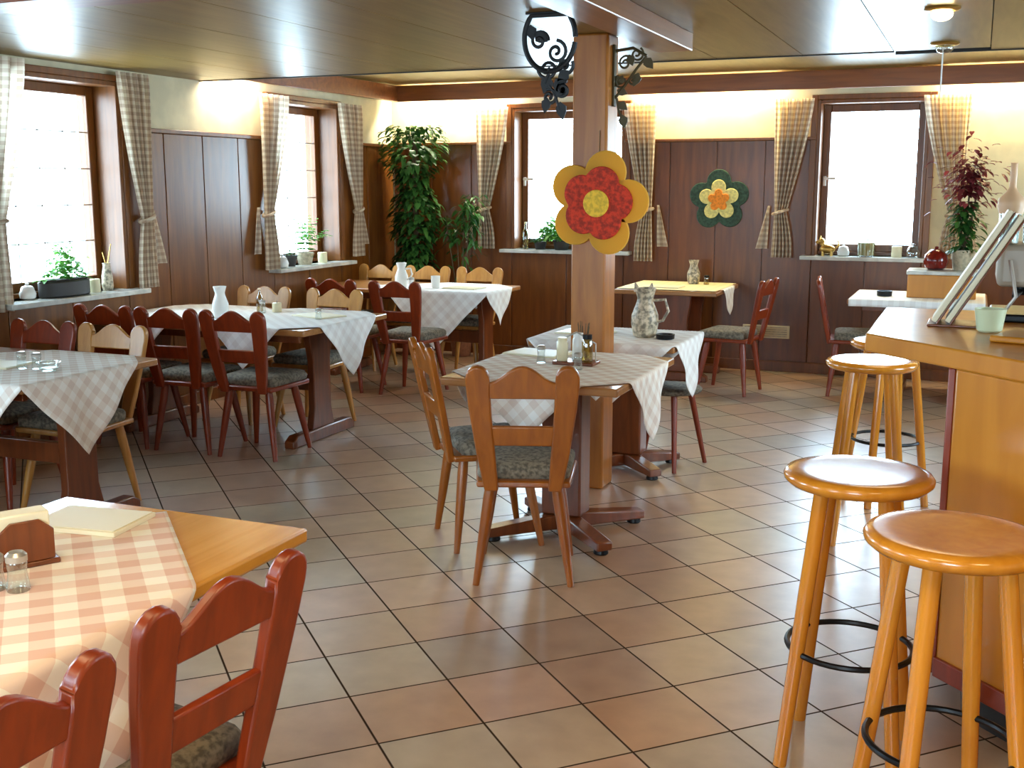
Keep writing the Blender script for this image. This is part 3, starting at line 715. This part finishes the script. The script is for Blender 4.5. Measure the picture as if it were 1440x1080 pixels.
for (x,y,p,lab) in ((-1.55,1.35,26,'unseen ceiling spotlight added over the honey table'),(-.35,1.6,24,'unseen ceiling spotlight added over the aisle beside the bar'),(.9,1.2,34,'unseen ceiling spotlight added behind the bar'),(-2.6,-.3,50,'unseen ceiling spotlight added behind the viewer on the window side'),(-.5,-.6,75,'unseen ceiling spotlight added behind the viewer on the bar side')):  # spotlights out of view, added for warm light near the camera
    ceiling_spot(lab,x,y,True,p)

# wall vent
t=thing('heating_vent','cream heating grille low on the back wall panelling, right of the chair','vent',(-1.63,9.728,.34))
MB().box(-.2,.2,-.012,.0,-.055,.055).build('frame',M['cream'],t,bevel=.004)
mb=MB()
for i in range(5): mb.box(-.18,.18,-.018,-.0125,-.042+i*.019,-.033+i*.019)
mb.build('slat',M['pot_b'],t)

# ------------------------------------------------------------------ plants
def leaf(vs,fs,p,dirv,L,W,droop=.4):
    dirv=dirv.normalized(); up=Vector((0,0,1)); side=dirv.cross(up)
    if side.length<.05: side=Vector((1,0,0))
    side.normalize(); nrm=side.cross(dirv).normalized()
    o=len(vs); rows=((0,0),(.25,.42),(.55,.5),(.8,.3),(1,0))
    for q,w in rows:
        c=p+dirv*(L*q)-up*(droop*L*q*q)
        if w==0: vs.append(tuple(c))
        else:
            vs.append(tuple(c+side*W*w+nrm*W*.12)); vs.append(tuple(c)); vs.append(tuple(c-side*W*w+nrm*W*.12))
    i=o
    fs+= [(i,i+1,i+2),(i,i+2,i+3),(i+1,i+4,i+5,i+2),(i+2,i+5,i+6,i+3),(i+4,i+7,i+8,i+5),(i+5,i+8,i+9,i+6),(i+7,i+10,i+8),(i+8,i+10,i+9)]
def rnd(a,b): return random.uniform(a,b)
def pot(parent,r,h,mat,z=0,c=(0,0)):
    MB().lathe([(r*.72,0),(r*.78,.01),(r*.95,h*.85),(r*1.04,h*.86),(r*1.04,h),(r*.92,h),(r*.9,h*.88),(.0001,h*.87)],26,c=(c[0],c[1],z)).build('pot',mat,parent)
    MB().lathe([(r*.88,h*.86),(r*.6,h*.9),(.0001,h*.91)],20,c=(c[0],c[1],z)).build('soil',M['soil'],parent)
# tall climber in the corner
t=thing('climbing_plant','tall dark green climbing plant on a pole in the far left corner','plant',(-4.86,9.45,0))
pot(t,.15,.26,M['pot_t'])
MB().tube([(0,0,.2),(.01,0,1.0),(0,.01,2.02)],.028,10).build('pole',M['stem'],t)
vs=[];fs=[]
for i in range(1500):
    z=rnd(.75,2.12); a=rnd(0,2*PI); rad=(.10+.09*abs(math.sin(z*5.3+1))+ (.07 if z>1.75 else 0))*rnd(.5,1.15)
    p=Vector((rad*math.cos(a)*1.15+.02*math.sin(z*6),rad*math.sin(a)*.55-.02,z)); dv=Vector((math.cos(a),math.sin(a)*.7,rnd(-.5,.35)))
    leaf(vs,fs,p,dv,rnd(.045,.085),rnd(.04,.06),rnd(.2,.9))
vv=[(max(x,-.34),min(y,.24),z) for x,y,z in vs]
MB().add(vv,fs,True).build('foliage',M['leaf'],t)
# trailing plant right of it
t=thing('trailing_plant','thin trailing green plant between the tall climber and the back window curtain','plant',(-4.42,9.50,0))
pot(t,.11,.2,M['pot_t'])
mb=MB()
for (dx,h) in ((-.14,1.30),(-.03,1.22),(.05,1.42),(.12,1.5)):
    mb.tube([(0,0,.17),(dx*.4,0,.7),(dx,-.02,h)],[.008,.007,.004],6)
mb.build('stem',M['stem'],t)
vs=[];fs=[]
for i in range(230):
    k=random.choice(((-.14,1.30),(-.03,1.24),(.05,1.42),(.12,1.5),(.12,1.4))); z=k[1]-abs(random.gauss(0,.2)); 
    p=Vector((k[0]+random.gauss(0,.05),rnd(-.09,.09),z)); a=rnd(0,2*PI)
    leaf(vs,fs,p,Vector((math.cos(a),math.sin(a)*.6,rnd(-.6,.3))),rnd(.05,.1),rnd(.025,.045),rnd(.3,1))
MB().add(vs,fs,True).build('foliage',M['leaf'],t)

def sill_plant(name,label,loc,r,h,potm,leafm,n,L,W,spread,hh,frondy=False):
    t=thing(name,label,'plant',loc); pot(t,r,h,potm)
    vs=[];fs=[]
    if frondy:
        for i in range(n):
            a=rnd(0,2*PI); tilt=rnd(.3,1.1); p=Vector((0,0,h*.8))
            for k in range(9):
                q=k/8; c=Vector((math.cos(a)*spread*q*tilt,math.sin(a)*spread*q*tilt*.5,h*.85+hh*(1.5*q-.9*tilt*q*q)))
                for s in (-1,1): leaf(vs,fs,c,Vector((math.cos(a+s*1.1),math.sin(a+s*1.1)*.6,.1)),L*(1.1-.7*q),W,.3)
    else:
        for i in range(n):
            a=rnd(0,2*PI); rr=spread*math.sqrt(rnd(0,1)); z=h*.9+rnd(0,hh)*(1-.5*(rr/spread)**2)
            leaf(vs,fs,Vector((math.cos(a)*rr*.7,math.sin(a)*rr*.4,z)),Vector((math.cos(a),math.sin(a),rnd(-.1,1))),rnd(.7,1.2)*L,rnd(.7,1.2)*W,rnd(.1,.7))
    MB().add(vs,fs,True).build('foliage',leafm,t); return t
# left sill 1: trough with herbs
sx=XL-.005
t=thing('plant_trough','dark oval trough of bright green herbs on the first left window sill','plant',(sx+.01,5.42,.90))
mb=MB(); mb.prism([(.085*math.cos(2*PI*i/28),.20*math.sin(2*PI*i/28)) for i in range(28)],0,.10,axis='z'); mb.build('trough',M['pot_d'],t,bevel=.01)
mb=MB(); mb.prism([(.075*math.cos(2*PI*i/28),.185*math.sin(2*PI*i/28)) for i in range(28)],.1005,.108,axis='z'); mb.build('soil',M['soil'],t)
vs=[];fs=[]
for i in range(240):
    a=rnd(0,2*PI); y=random.gauss(.02,.075); p=Vector((rnd(-.06,.06),max(-.18,min(.18,y)),.105+rnd(0,.24)*math.exp(-(y/.09)**2)))
    leaf(vs,fs,p,Vector((math.cos(a),math.sin(a),rnd(.1,1))),rnd(.045,.085),rnd(.025,.045),.4)
MB().add(vs,fs,True).build('foliage',M['leaf_b'],t)
def lathe_thing(name,label,cat,loc,prof,mat,part=None,group=None,n=24):
    o=MB().lathe(prof,n).build(name,mat); o.location=loc; return tag(o,label,cat,group)
def candle(label,loc,r=.035,h=.07):
    t=thing('candle',label,'candle',loc)
    MB().lathe([(r,0),(r*1.02,.004),(r*1.02,h-.005),(r*.9,h),(.0001,h-.006)],22).build('wax',M['cream'],t)
    MB().tube([(0,0,h-.008),(.002,0,h+.012)],.0018,6).build('wick',M['black'],t); return t
def lidded_jar(label,loc,s=1,mat='white'):
    t=thing('sugar_pot',label,'pot',loc)
    MB().lathe([(.03*s,0),(.045*s,.01*s),(.05*s,.035*s),(.04*s,.06*s),(.036*s,.065*s)],22).build('body',M[mat],t)
    MB().lathe([(.04*s,.0655*s),(.03*s,.08*s),(.008*s,.086*s),(.011*s,.098*s),(.0001,.102*s)],22).build('lid',M[mat],t); return t
lidded_jar('round white ornament left of the plant trough on the first left sill',(sx-.02,5.15,.90),1.0)
candle('cream candle right of the plant trough on the first left sill',(sx,5.69,.90),.036,.085)
t=thing('dried_posy','small vase with a dried twig beside the far jamb of the first left window','vase',(sx,5.81,.90))
MB().lathe([(.03,0),(.038,.03),(.034,.10),(.022,.16),(.026,.18),(.02,.178)],20).build('vase',M['speck'],t)
mb=MB(); mb.tube([(0,0,.15),(.01,.02,.24),(0,.05,.30)],.004,6).tube([(0,0,.15),(-.01,-.02,.25)],.003,6).build('twig',M['brass'],t)
# left sill 2
sill_plant('potted_fern','bright green fern in a grey pot on the second left window sill',(sx+.01,8.16,.92),.075,.10,M['pot_b'],M['leaf_b'],24,.07,.03,.24,.28,True)
sill_plant('potted_herb','small dark pot plant left of the fern on the second left sill',(sx+.01,7.93,.92),.06,.09,M['pot_d'],M['leaf'],40,.04,.02,.06,.05)
candle('white candle right of the fern on the second left sill',(sx+.02,8.42,.92),.04,.09)
lidded_jar('white lidded bowl at the near end of the second left sill',(sx+.06,7.74,.92),1.1)
# back sill W3
def bottle(label,loc,h=.26,r=.032,mat='oil',cap='black'):
    t=thing('bottle',label,'bottle',loc)
    MB().lathe([(r*.9,0),(r,.008),(r,h*.55),(r*.75,h*.68),(r*.36,h*.78),(r*.34,h*.96)],22).build('body',M[mat],t)
    MB().lathe([(r*.4,h*.9605),(r*.42,h*.965),(r*.42,h*1.03),(.0001,h*1.035)],18).build('cap',M[cap],t); return t
bottle('slim bottle at the left end of the middle back window sill',(-3.86,9.72,1.0),.24,.03,'oil','cream')
sill_plant('potted_plant','leafy light green pot plant on the middle back sill, left of the post',(-3.50,9.70,1.0),.08,.09,M['pot_d'],M['leaf_b'],330,.09,.06,.27,.2)
sill_plant('potted_plant','dark pot plant beside the bottle on the middle back sill',(-3.72,9.74,1.0),.06,.07,M['pot_d'],M['leaf'],60,.05,.03,.09,.05)
# back sill W4
t=thing('figurine','gold-coloured animal figurine at the left end of the right back sill','figurine',(-1.15,9.72,1.0))
mb=MB(); mb.ball((0,0,.055),.05,14,(1.3,.8,.8)).ball((-.05,0,.12),.028,12).ball((-.078,0,.112),.014,10,(1.4,1,1)).tube([(-.03,0,.08),(-.05,0,.115)],.02,10).tube([(.06,0,.06),(.09,0,.09),(.085,0,.13)],.008,8)
for q in (-.035,.035): mb.tube([(q,.02,.045),(q,.02,0)],.01,8).tube([(q,-.02,.045),(q,-.02,0)],.01,8)
mb.tube([(-.06,.012,.14),(-.058,.016,.165)],[.008,.003],6).tube([(-.06,-.012,.14),(-.058,-.016,.165)],[.008,.003],6)
mb.build('body',M['brass'],t)
lidded_jar('white lidded ornament beside the gold figurine on the right back sill',(-1.02,9.72,1.0),1.0)
t=thing('glass_vase','straight glass vase with yellowish water and a twig on the right back sill','vase',(-.84,9.715,1.0))
MB().lathe([(.0001,.004),(.062,.004),(.065,.0),(.07,.002),(.074,.15),(.071,.15),(.067,.012),(.0001,.01)],26).build('glass',M['glassware'],t)
MB().lathe([(.0001,.0115),(.066,.0125),(.0695,.115),(.0001,.115)],24).build('water',M['yel'],t)
mb=MB(); mb.tube([(-.02,0,.014),(.01,0,.13),(.02,0,.2),(.045,0,.24)],.003,6).tube([(.01,0,.13),(-.02,.01,.18)],.0025,6).build('twig',M['stem'],t)
candle('white candle right of the glass vase on the right back sill',(-.60,9.72,1.0),.04,.09)
lidded_jar('pale glass bonbon dish at the right end of the right back sill',(-.47,9.71,1.0),1.15,'glassware')

# ------------------------------------------------------------------ table things
zc=ZTOP+.003+.0022
def shaker(label,loc,h=.085,r=.02,top='steel',body='glassware',grp=None):
    t=thing('shaker',label,'shaker',loc,0,grp)
    MB().lathe([(r*1.0,0),(r*1.08,.006),(r*.86,h*.5),(r*.95,h*.7),(r*.9,h*.74)],18).build('body',M[body],t)
    MB().lathe([(r*.98,h*.742),(r*1.0,h*.9),(r*.7,h*.98),(.0001,h)],18).build('cap',M[top],t); return t
def menu(label,loc,rz,w=.21,h=.30,t_=.006,mat='paper'):
    o=thing('menu_card',label,'menu',loc,rz,'menu folders lying on the tables')
    MB().box(-w/2,w/2,-h/2,h/2,0,t_).build('cover',M[mat],o,bevel=.002)
    MB().box(-w/2+.006,w/2-.006,-h/2+.006,h/2-.006,t_+.0003,t_+.0022).build('sheet',M['paper'],o); return o
def vase(label,loc,h=.2,r=.05,mat='white',handle=False,cat='vase',name='vase'):
    t=thing(name,label,cat,loc)
    MB().lathe([(r*.7,0),(r*.85,.008),(r,h*.28),(r*.98,h*.45),(r*.62,h*.72),(r*.58,h*.8),(r*.78,h*.97),(r*.8,h),(r*.7,h),(r*.5,h*.82),(.0001,h*.5)],26).build('body',M[mat],t)
    if handle: MB().tube([(r*.62,0,h*.75),(r*1.5,0,h*.78),(r*1.75,0,h*.55),(r*1.35,0,h*.35),(r*.96,0,h*.32)],.008,10).build('handle',M[mat],t)
    return t
# nearer middle table: cruet set
t=thing('cruet_stand','wooden cruet tray with jars on the nearer middle table','cruet stand',(-1.70,4.93,zc))
MB().box(-.10,.10,-.06,.06,0,.016).build('tray',M['table'],t,bevel=.004)
MB().tube([(-.095,0,.016),(-.095,0,.10),(0,0,.15),(.095,0,.10),(.095,0,.016)],.004,8).build('handle',M['steel'],t)
for (x,y,h,r,m,cp,lab) in ((-.06,-.025,.11,.026,'cream','cream','cream mustard pot with lid in the cruet tray'),(.0,.025,.13,.028,'white','white','white toothpick jar in the cruet tray'),(.06,-.02,.13,.026,'oil','black','dark seasoning bottle with black cap in the cruet tray')):
    q=thing('condiment_jar',lab,'jar',(-1.70+x,4.93+y,zc+.0165))
    MB().lathe([(r*.9,0),(r,.006),(r,h*.72),(r*.8,h*.82)],20).build('body',M[m],q)
    MB().lathe([(r*.85,h*.822),(r*.85,h*.98),(.0001,h)],18).build('lid',M[cp],q)
t=thing('toothpick_holder','small pot bristling with toothpicks behind the cruet tray','toothpick holder',(-1.73,5.12,zc))
MB().lathe([(.026,0),(.03,.01),(.028,.11),(.024,.11),(.024,.02),(.0001,.018)],18).build('cup',M['speck'],t)
mb=MB()
for i in range(16): a=rnd(0,2*PI); mb.tube([(.01*math.cos(a),.01*math.sin(a),.02),(.028*math.cos(a),.028*math.sin(a),rnd(.15,.19))],.0016,5)
mb.build('toothpicks',M['stem'],t)
shaker('clear glass salt shaker left of the cruet tray on the nearer middle table',(-1.865,4.90,zc))
shaker('clear glass pepper shaker in front of the cruet tray on the nearer middle table',(-1.64,4.78,zc),.08)
menu('menu folder lying at the left back of the nearer middle table',(-1.98,5.17,zc),R(80))
# farther middle table: speckled owl-like jug
t=vase('speckled stoneware jug with two ear-like spouts on the farther middle table',(-1.665,5.98,zc),.27,.075,'speck',True,'jug','jug')
mb=MB(); mb.tube([(-.04,-.02,.255),(-.05,-.03,.30)],[.02,.004],8).tube([(.035,-.02,.255),(.045,-.03,.30)],[.02,.004],8).build('spout',M['speck'],t)
lathe_thing('ashtray','dark round ashtray right of the speckled jug','ashtray',(-1.535,5.93,zc),[(.04,0),(.05,.004),(.052,.028),(.044,.028),(.04,.01),(.0001,.008)],M['black'])
menu('menu folder on the farther middle table, left of the post',(-2.02,6.02,zc),R(85))
# second left table
vase('tall white vase on the second left table, behind the chair backs',(-4.36,5.80,zc+.003),.20,.052,'white')
bottle('small oil bottle on the second left table, right of the white vase',(-4.36,6.22,zc+.003),.15,.022,'oil','cream')
shaker('glass salt shaker next to the oil bottle on the second left table',(-4.29,6.15,zc+.003))
shaker('glass pepper shaker at the aisle end of the second left table',(-3.76,5.98,zc+.003),.07)
menu('menu folder on the aisle end of the second left table',(-3.85,6.13,zc+.003),R(70))
candle('small cream candle on the second left table by the back edge',(-4.24,6.24,zc+.003),.03,.06)
# first left table
shaker('left glass shaker of the pair on the first left table',(-4.00,3.84,zc),.08,.022)
shaker('right glass shaker of the pair on the first left table',(-3.93,3.86,zc),.075,.022)
lathe_thing('glass_bowl','low clear glass bowl beside the shakers on the first left table','bowl',(-3.84,3.84,zc),[(.03,0),(.045,.012),(.052,.04),(.049,.04),(.04,.014),(.0001,.008)],M['glassware'])
menu('menu folder at the left photo edge on the first left table',(-4.20,3.86,zc),R(-80))
# third left table
t=vase('white jug on the farthest left table below the climbing plant',(-4.35,8.20,zc),.2,.055,'white',True,'jug','jug')
shaker('white shaker on the farthest left table beside the jug',(-4.24,8.16,zc),.09,.025,'steel','white')
lathe_thing('napkin_cup','white napkin cup on the farthest left table','cup',(-4.05,8.22,zc),[(.028,0),(.034,.01),(.038,.1),(.034,.1),(.03,.014),(.0001,.01)],M['white'])
menu('menu folder on the farthest left table near its aisle end',(-3.83,8.30,zc),R(85))
# back wall table
vase('speckled vase on the back wall table below the dark green flower',(-2.20,9.40,zc+.003),.2,.055,'speck')
shaker('small dark shaker right of the speckled vase on the back wall table',(-2.08,9.36,zc+.003),.08,.022,'black','oil')
menu('menu folder on the back wall table in front of the speckled vase',(-2.35,9.00,zc+.003),R(88))
# white table under right window
lathe_thing('ashtray','dark ashtray on the small white table under the right back window','ashtray',(-.62,8.92,zc),[(.045,0),(.055,.004),(.057,.04),(.048,.04),(.044,.01),(.0001,.008)],M['black'])
t=thing('wooden_box','wooden box with a pale grey top on the small white table','box',(-.22,9.04,zc))
MB().box(-.24,.24,-.17,.17,0,.17).build('body',M['bar'],t,bevel=.006)
MB().box(-.25,.25,-.18,.18,.1702,.2).build('lid',M['marble'],t,bevel=.008)
zb=zc+.2005
t=thing('lidded_pot','glossy dark red pot on the wooden box','pot',(-.275,9.05,zb))
MB().lathe([(.05,0),(.075,.015),(.09,.06),(.08,.11),(.06,.13)],28).build('body',M['pot_r'],t); MB().lathe([(.062,.1305),(.04,.15),(.012,.155),(.015,.17),(.0001,.175)],24).build('lid',M['pot_r'],t)
t=thing('red_leaved_plant','red-leaved plant in a beige pot on the wooden box before the back window curtain','plant',(-.09,9.08,zb))
pot(t,.085,.15,M['pot_b'])
mb=MB()
for (dx,h) in ((-.05,.6),(.02,.75),(.07,.6)): mb.tube([(0,0,.12),(dx*.5,0,h*.5),(dx,0,h)],[.009,.008,.004],6)
mb.build('stem',M['stem'],t)
vs=[];fs=[]
for i in range(380):
    a=rnd(0,2*PI); z=.66+random.gauss(0,.11); rr=abs(random.gauss(0,.09)); leaf(vs,fs,Vector((rr*math.cos(a)+.01,rr*math.sin(a)*.7,z)),Vector((math.cos(a),math.sin(a),rnd(-.6,.6))),rnd(.04,.08),rnd(.03,.05),.4)
MB().add(vs,fs,True).build('red_foliage',M['leaf_r'],t)
vs=[];fs=[]
for i in range(260):
    a=rnd(0,2*PI); z=rnd(.14,.5); rr=abs(random.gauss(0,.05)); leaf(vs,fs,Vector((rr*math.cos(a),rr*math.sin(a),z)),Vector((math.cos(a),math.sin(a),rnd(-.4,.6))),rnd(.05,.09),rnd(.03,.05),.5)
MB().add(vs,fs,True).build('foliage',M['leaf'],t)

# honey table things
zf=zc
menu('cream menu folder lying on the honey table nearest the viewer',(-1.985,2.085,zf),R(8),.25,.18,.012)
t=thing('napkin_holder','dark wooden napkin holder on the honey table at the left photo edge','napkin holder',(-1.905,1.79,zf),R(60))
MB().box(-.07,.07,-.04,.04,0,.012).build('base',M['table'],t,bevel=.003)
for s in (-1,1): MB().prism([(-.06,.0125),(.06,.0125),(.06,.08),(.03,.105),(-.03,.105),(-.06,.08)],s*.034-.004,s*.034+.004).build('side_plate',M['table'],t,bevel=.002)
MB().box(-.055,.055,-.028,.028,.0125,.12).build('napkins',M['paper'],t,bevel=.004)
shaker('clear glass shaker in front of the napkin holder on the honey table',(-1.785,1.66,zf),.085,.022)
shaker('clear glass shaker at the left photo edge on the honey table',(-1.835,1.645,zf),.08,.022)

# bar things
zbar=1.1205
t=thing('menu_stand','tilted double menu board with pale edges standing on the bar counter','menu stand',(-.02,4.02,zbar))
ang=math.atan2(.21,.36)
for k,(off,nm) in enumerate(((0,'front_board'),(.042,'back_board'))):
    m=Matrix.Translation((-.098+off,0,.012))@Matrix.Rotation(ang,4,'Y')
    MB().box(-.009,.009,-.085,.085,.006,.425-.02*k,m).build(nm,M['paper'],t,bevel=.003)
    MB().box(.0095,.016,-.088,.088,.004,.427-.02*k,m).build('backing',M['table'],t,bevel=.003)
MB().box(-.115,.10,-.085,.085,0,.008).build('base',M['table'],t,bevel=.003)
MB().tube([(.125,0,.22),(.15,0,.10),(.09,0,.008)],.006,8).build('support',M['steel'],t)
t=thing('coffee_machine','beige-grey coffee machine on the bar behind the menu stand','coffee machine',(.30,4.32,zbar))
MB().box(-.23,.25,-.17,.17,.12,.262).build('upper_body',M['grey'],t,bevel=.02,seg=3)
MB().box(-.08,.25,-.16,.16,.028,.1195).build('lower_body',M['steel'],t,bevel=.006)
MB().box(-.24,.25,-.17,.17,0,.0275).build('drip_tray',M['black'],t,bevel=.006)
MB().tube([(-.15,-.04,.1195),(-.15,-.04,.085)],.024,12).build('brew_head',M['black'],t)
MB().tube([(-.15,-.05,.098),(-.17,-.20,.092)],.01,10).build('handle',M['black'],t)
zm=zbar+.2625
for i in range(3):
    for j in range(2):
        o=lathe_thing('drinking_glass',('front' if j==0 else 'rear')+' row, '+('first','second','third')[i]+' clear tumbler from the left on top of the coffee machine','glass',(.10+.075*i,4.20+.085*j,zm),[(.026,0),(.03,.003),(.034,.10),(.032,.10),(.028,.008),(.0001,.006)],M['glassware'],group='tumblers on the coffee machine')
lathe_thing('carafe','peach carafe with a tall pale neck on the coffee machine, at the right photo edge','carafe',(.105,4.40,zm),[(.03,0),(.034,.02),(.036,.09),(.047,.125),(.043,.15),(.02,.175),(.012,.19),(.011,.27),(.014,.275),(.008,.275)],M['peach'])
lathe_thing('cup','pale green cup on the bar counter in front of the coffee machine','cup',(.055,3.86,zbar),[(.03,0),(.038,.006),(.048,.075),(.044,.075),(.035,.012),(.0001,.01)],plain('pale_green_glaze',(206,214,176),.3))
o=MB().box(-.16,.16,-.11,.11,0,.02).build('wooden_board',M['bar'],bevel=.006); o.location=(.24,3.66,zbar); o.rotation_euler=(0,0,R(-20)); tag(o,'flat wooden board on the bar counter at the right photo edge','board')

# ------------------------------------------------------------------ light
W=bpy.data.worlds.new('World'); S.world=W; W.use_nodes=True
bg=W.node_tree.nodes['Background']; bg.inputs[0].default_value=(.62,.83,1,1); bg.inputs[1].default_value=15
def tube_lamp(x,y,z,length,axis,power,col,w=.06,tilt=0):
    L=bpy.data.lights.new('cove_tube','AREA'); L.shape='RECTANGLE'; L.energy=power; L.color=col
    o=bpy.data.objects.new('cove_tube',L); COL.objects.link(o); o.location=(x,y,z)
    if axis=='x': L.size=length; L.size_y=w; o.rotation_euler=(R(tilt),0,0)
    else: L.size=w; L.size_y=length; o.rotation_euler=(0,R(tilt),0)
tube_lamp(-4.55,YB-.085,2.45,1.0,'x',21,(1,.94,.74),tilt=12)
tube_lamp(-2.20,YB-.085,2.45,1.2,'x',18,(1,.85,.46),tilt=12)
tube_lamp(.30,YB-.085,2.45,1.2,'x',18,(1,.85,.46),tilt=12)
tube_lamp(XL+.07,7.10,2.45,.75,'y',14,(1,.96,.8),tilt=12)
for (x,p) in ((-4.5,1.2),(-2.2,1.6),(.3,2.2)): tube_lamp(x,YB-.085,2.455,1.2,'x',p,(1,.86,.55),tilt=180)
tube_lamp(XL+.07,7.6,2.455,1.2,'y',1.2,(1,.9,.65),tilt=180)

# ------------------------------------------------------------------ camera and view
cd=bpy.data.cameras.new('camera'); cam=bpy.data.objects.new('camera',cd); COL.objects.link(cam)
cam.location=(0,0,1.58); cam.rotation_euler=(R(90-10.03),0,R(22.34)); cd.sensor_width=36; cd.lens=1580/1440*36; cd.clip_start=.02
S.camera=cam
S.view_settings.view_transform='Standard'; S.view_settings.look='None'; S.view_settings.gamma=1; S.view_settings.exposure=.88; S.view_settings.use_curve_mapping=False
S.cycles.use_denoising=True; S.cycles.max_bounces=8; S.cycles.diffuse_bounces=5; S.cycles.glossy_bounces=4; S.cycles.transparent_max_bounces=12; S.cycles.sample_clamp_indirect=8; S.cycles.caustics_reflective=False; S.cycles.caustics_refractive=False
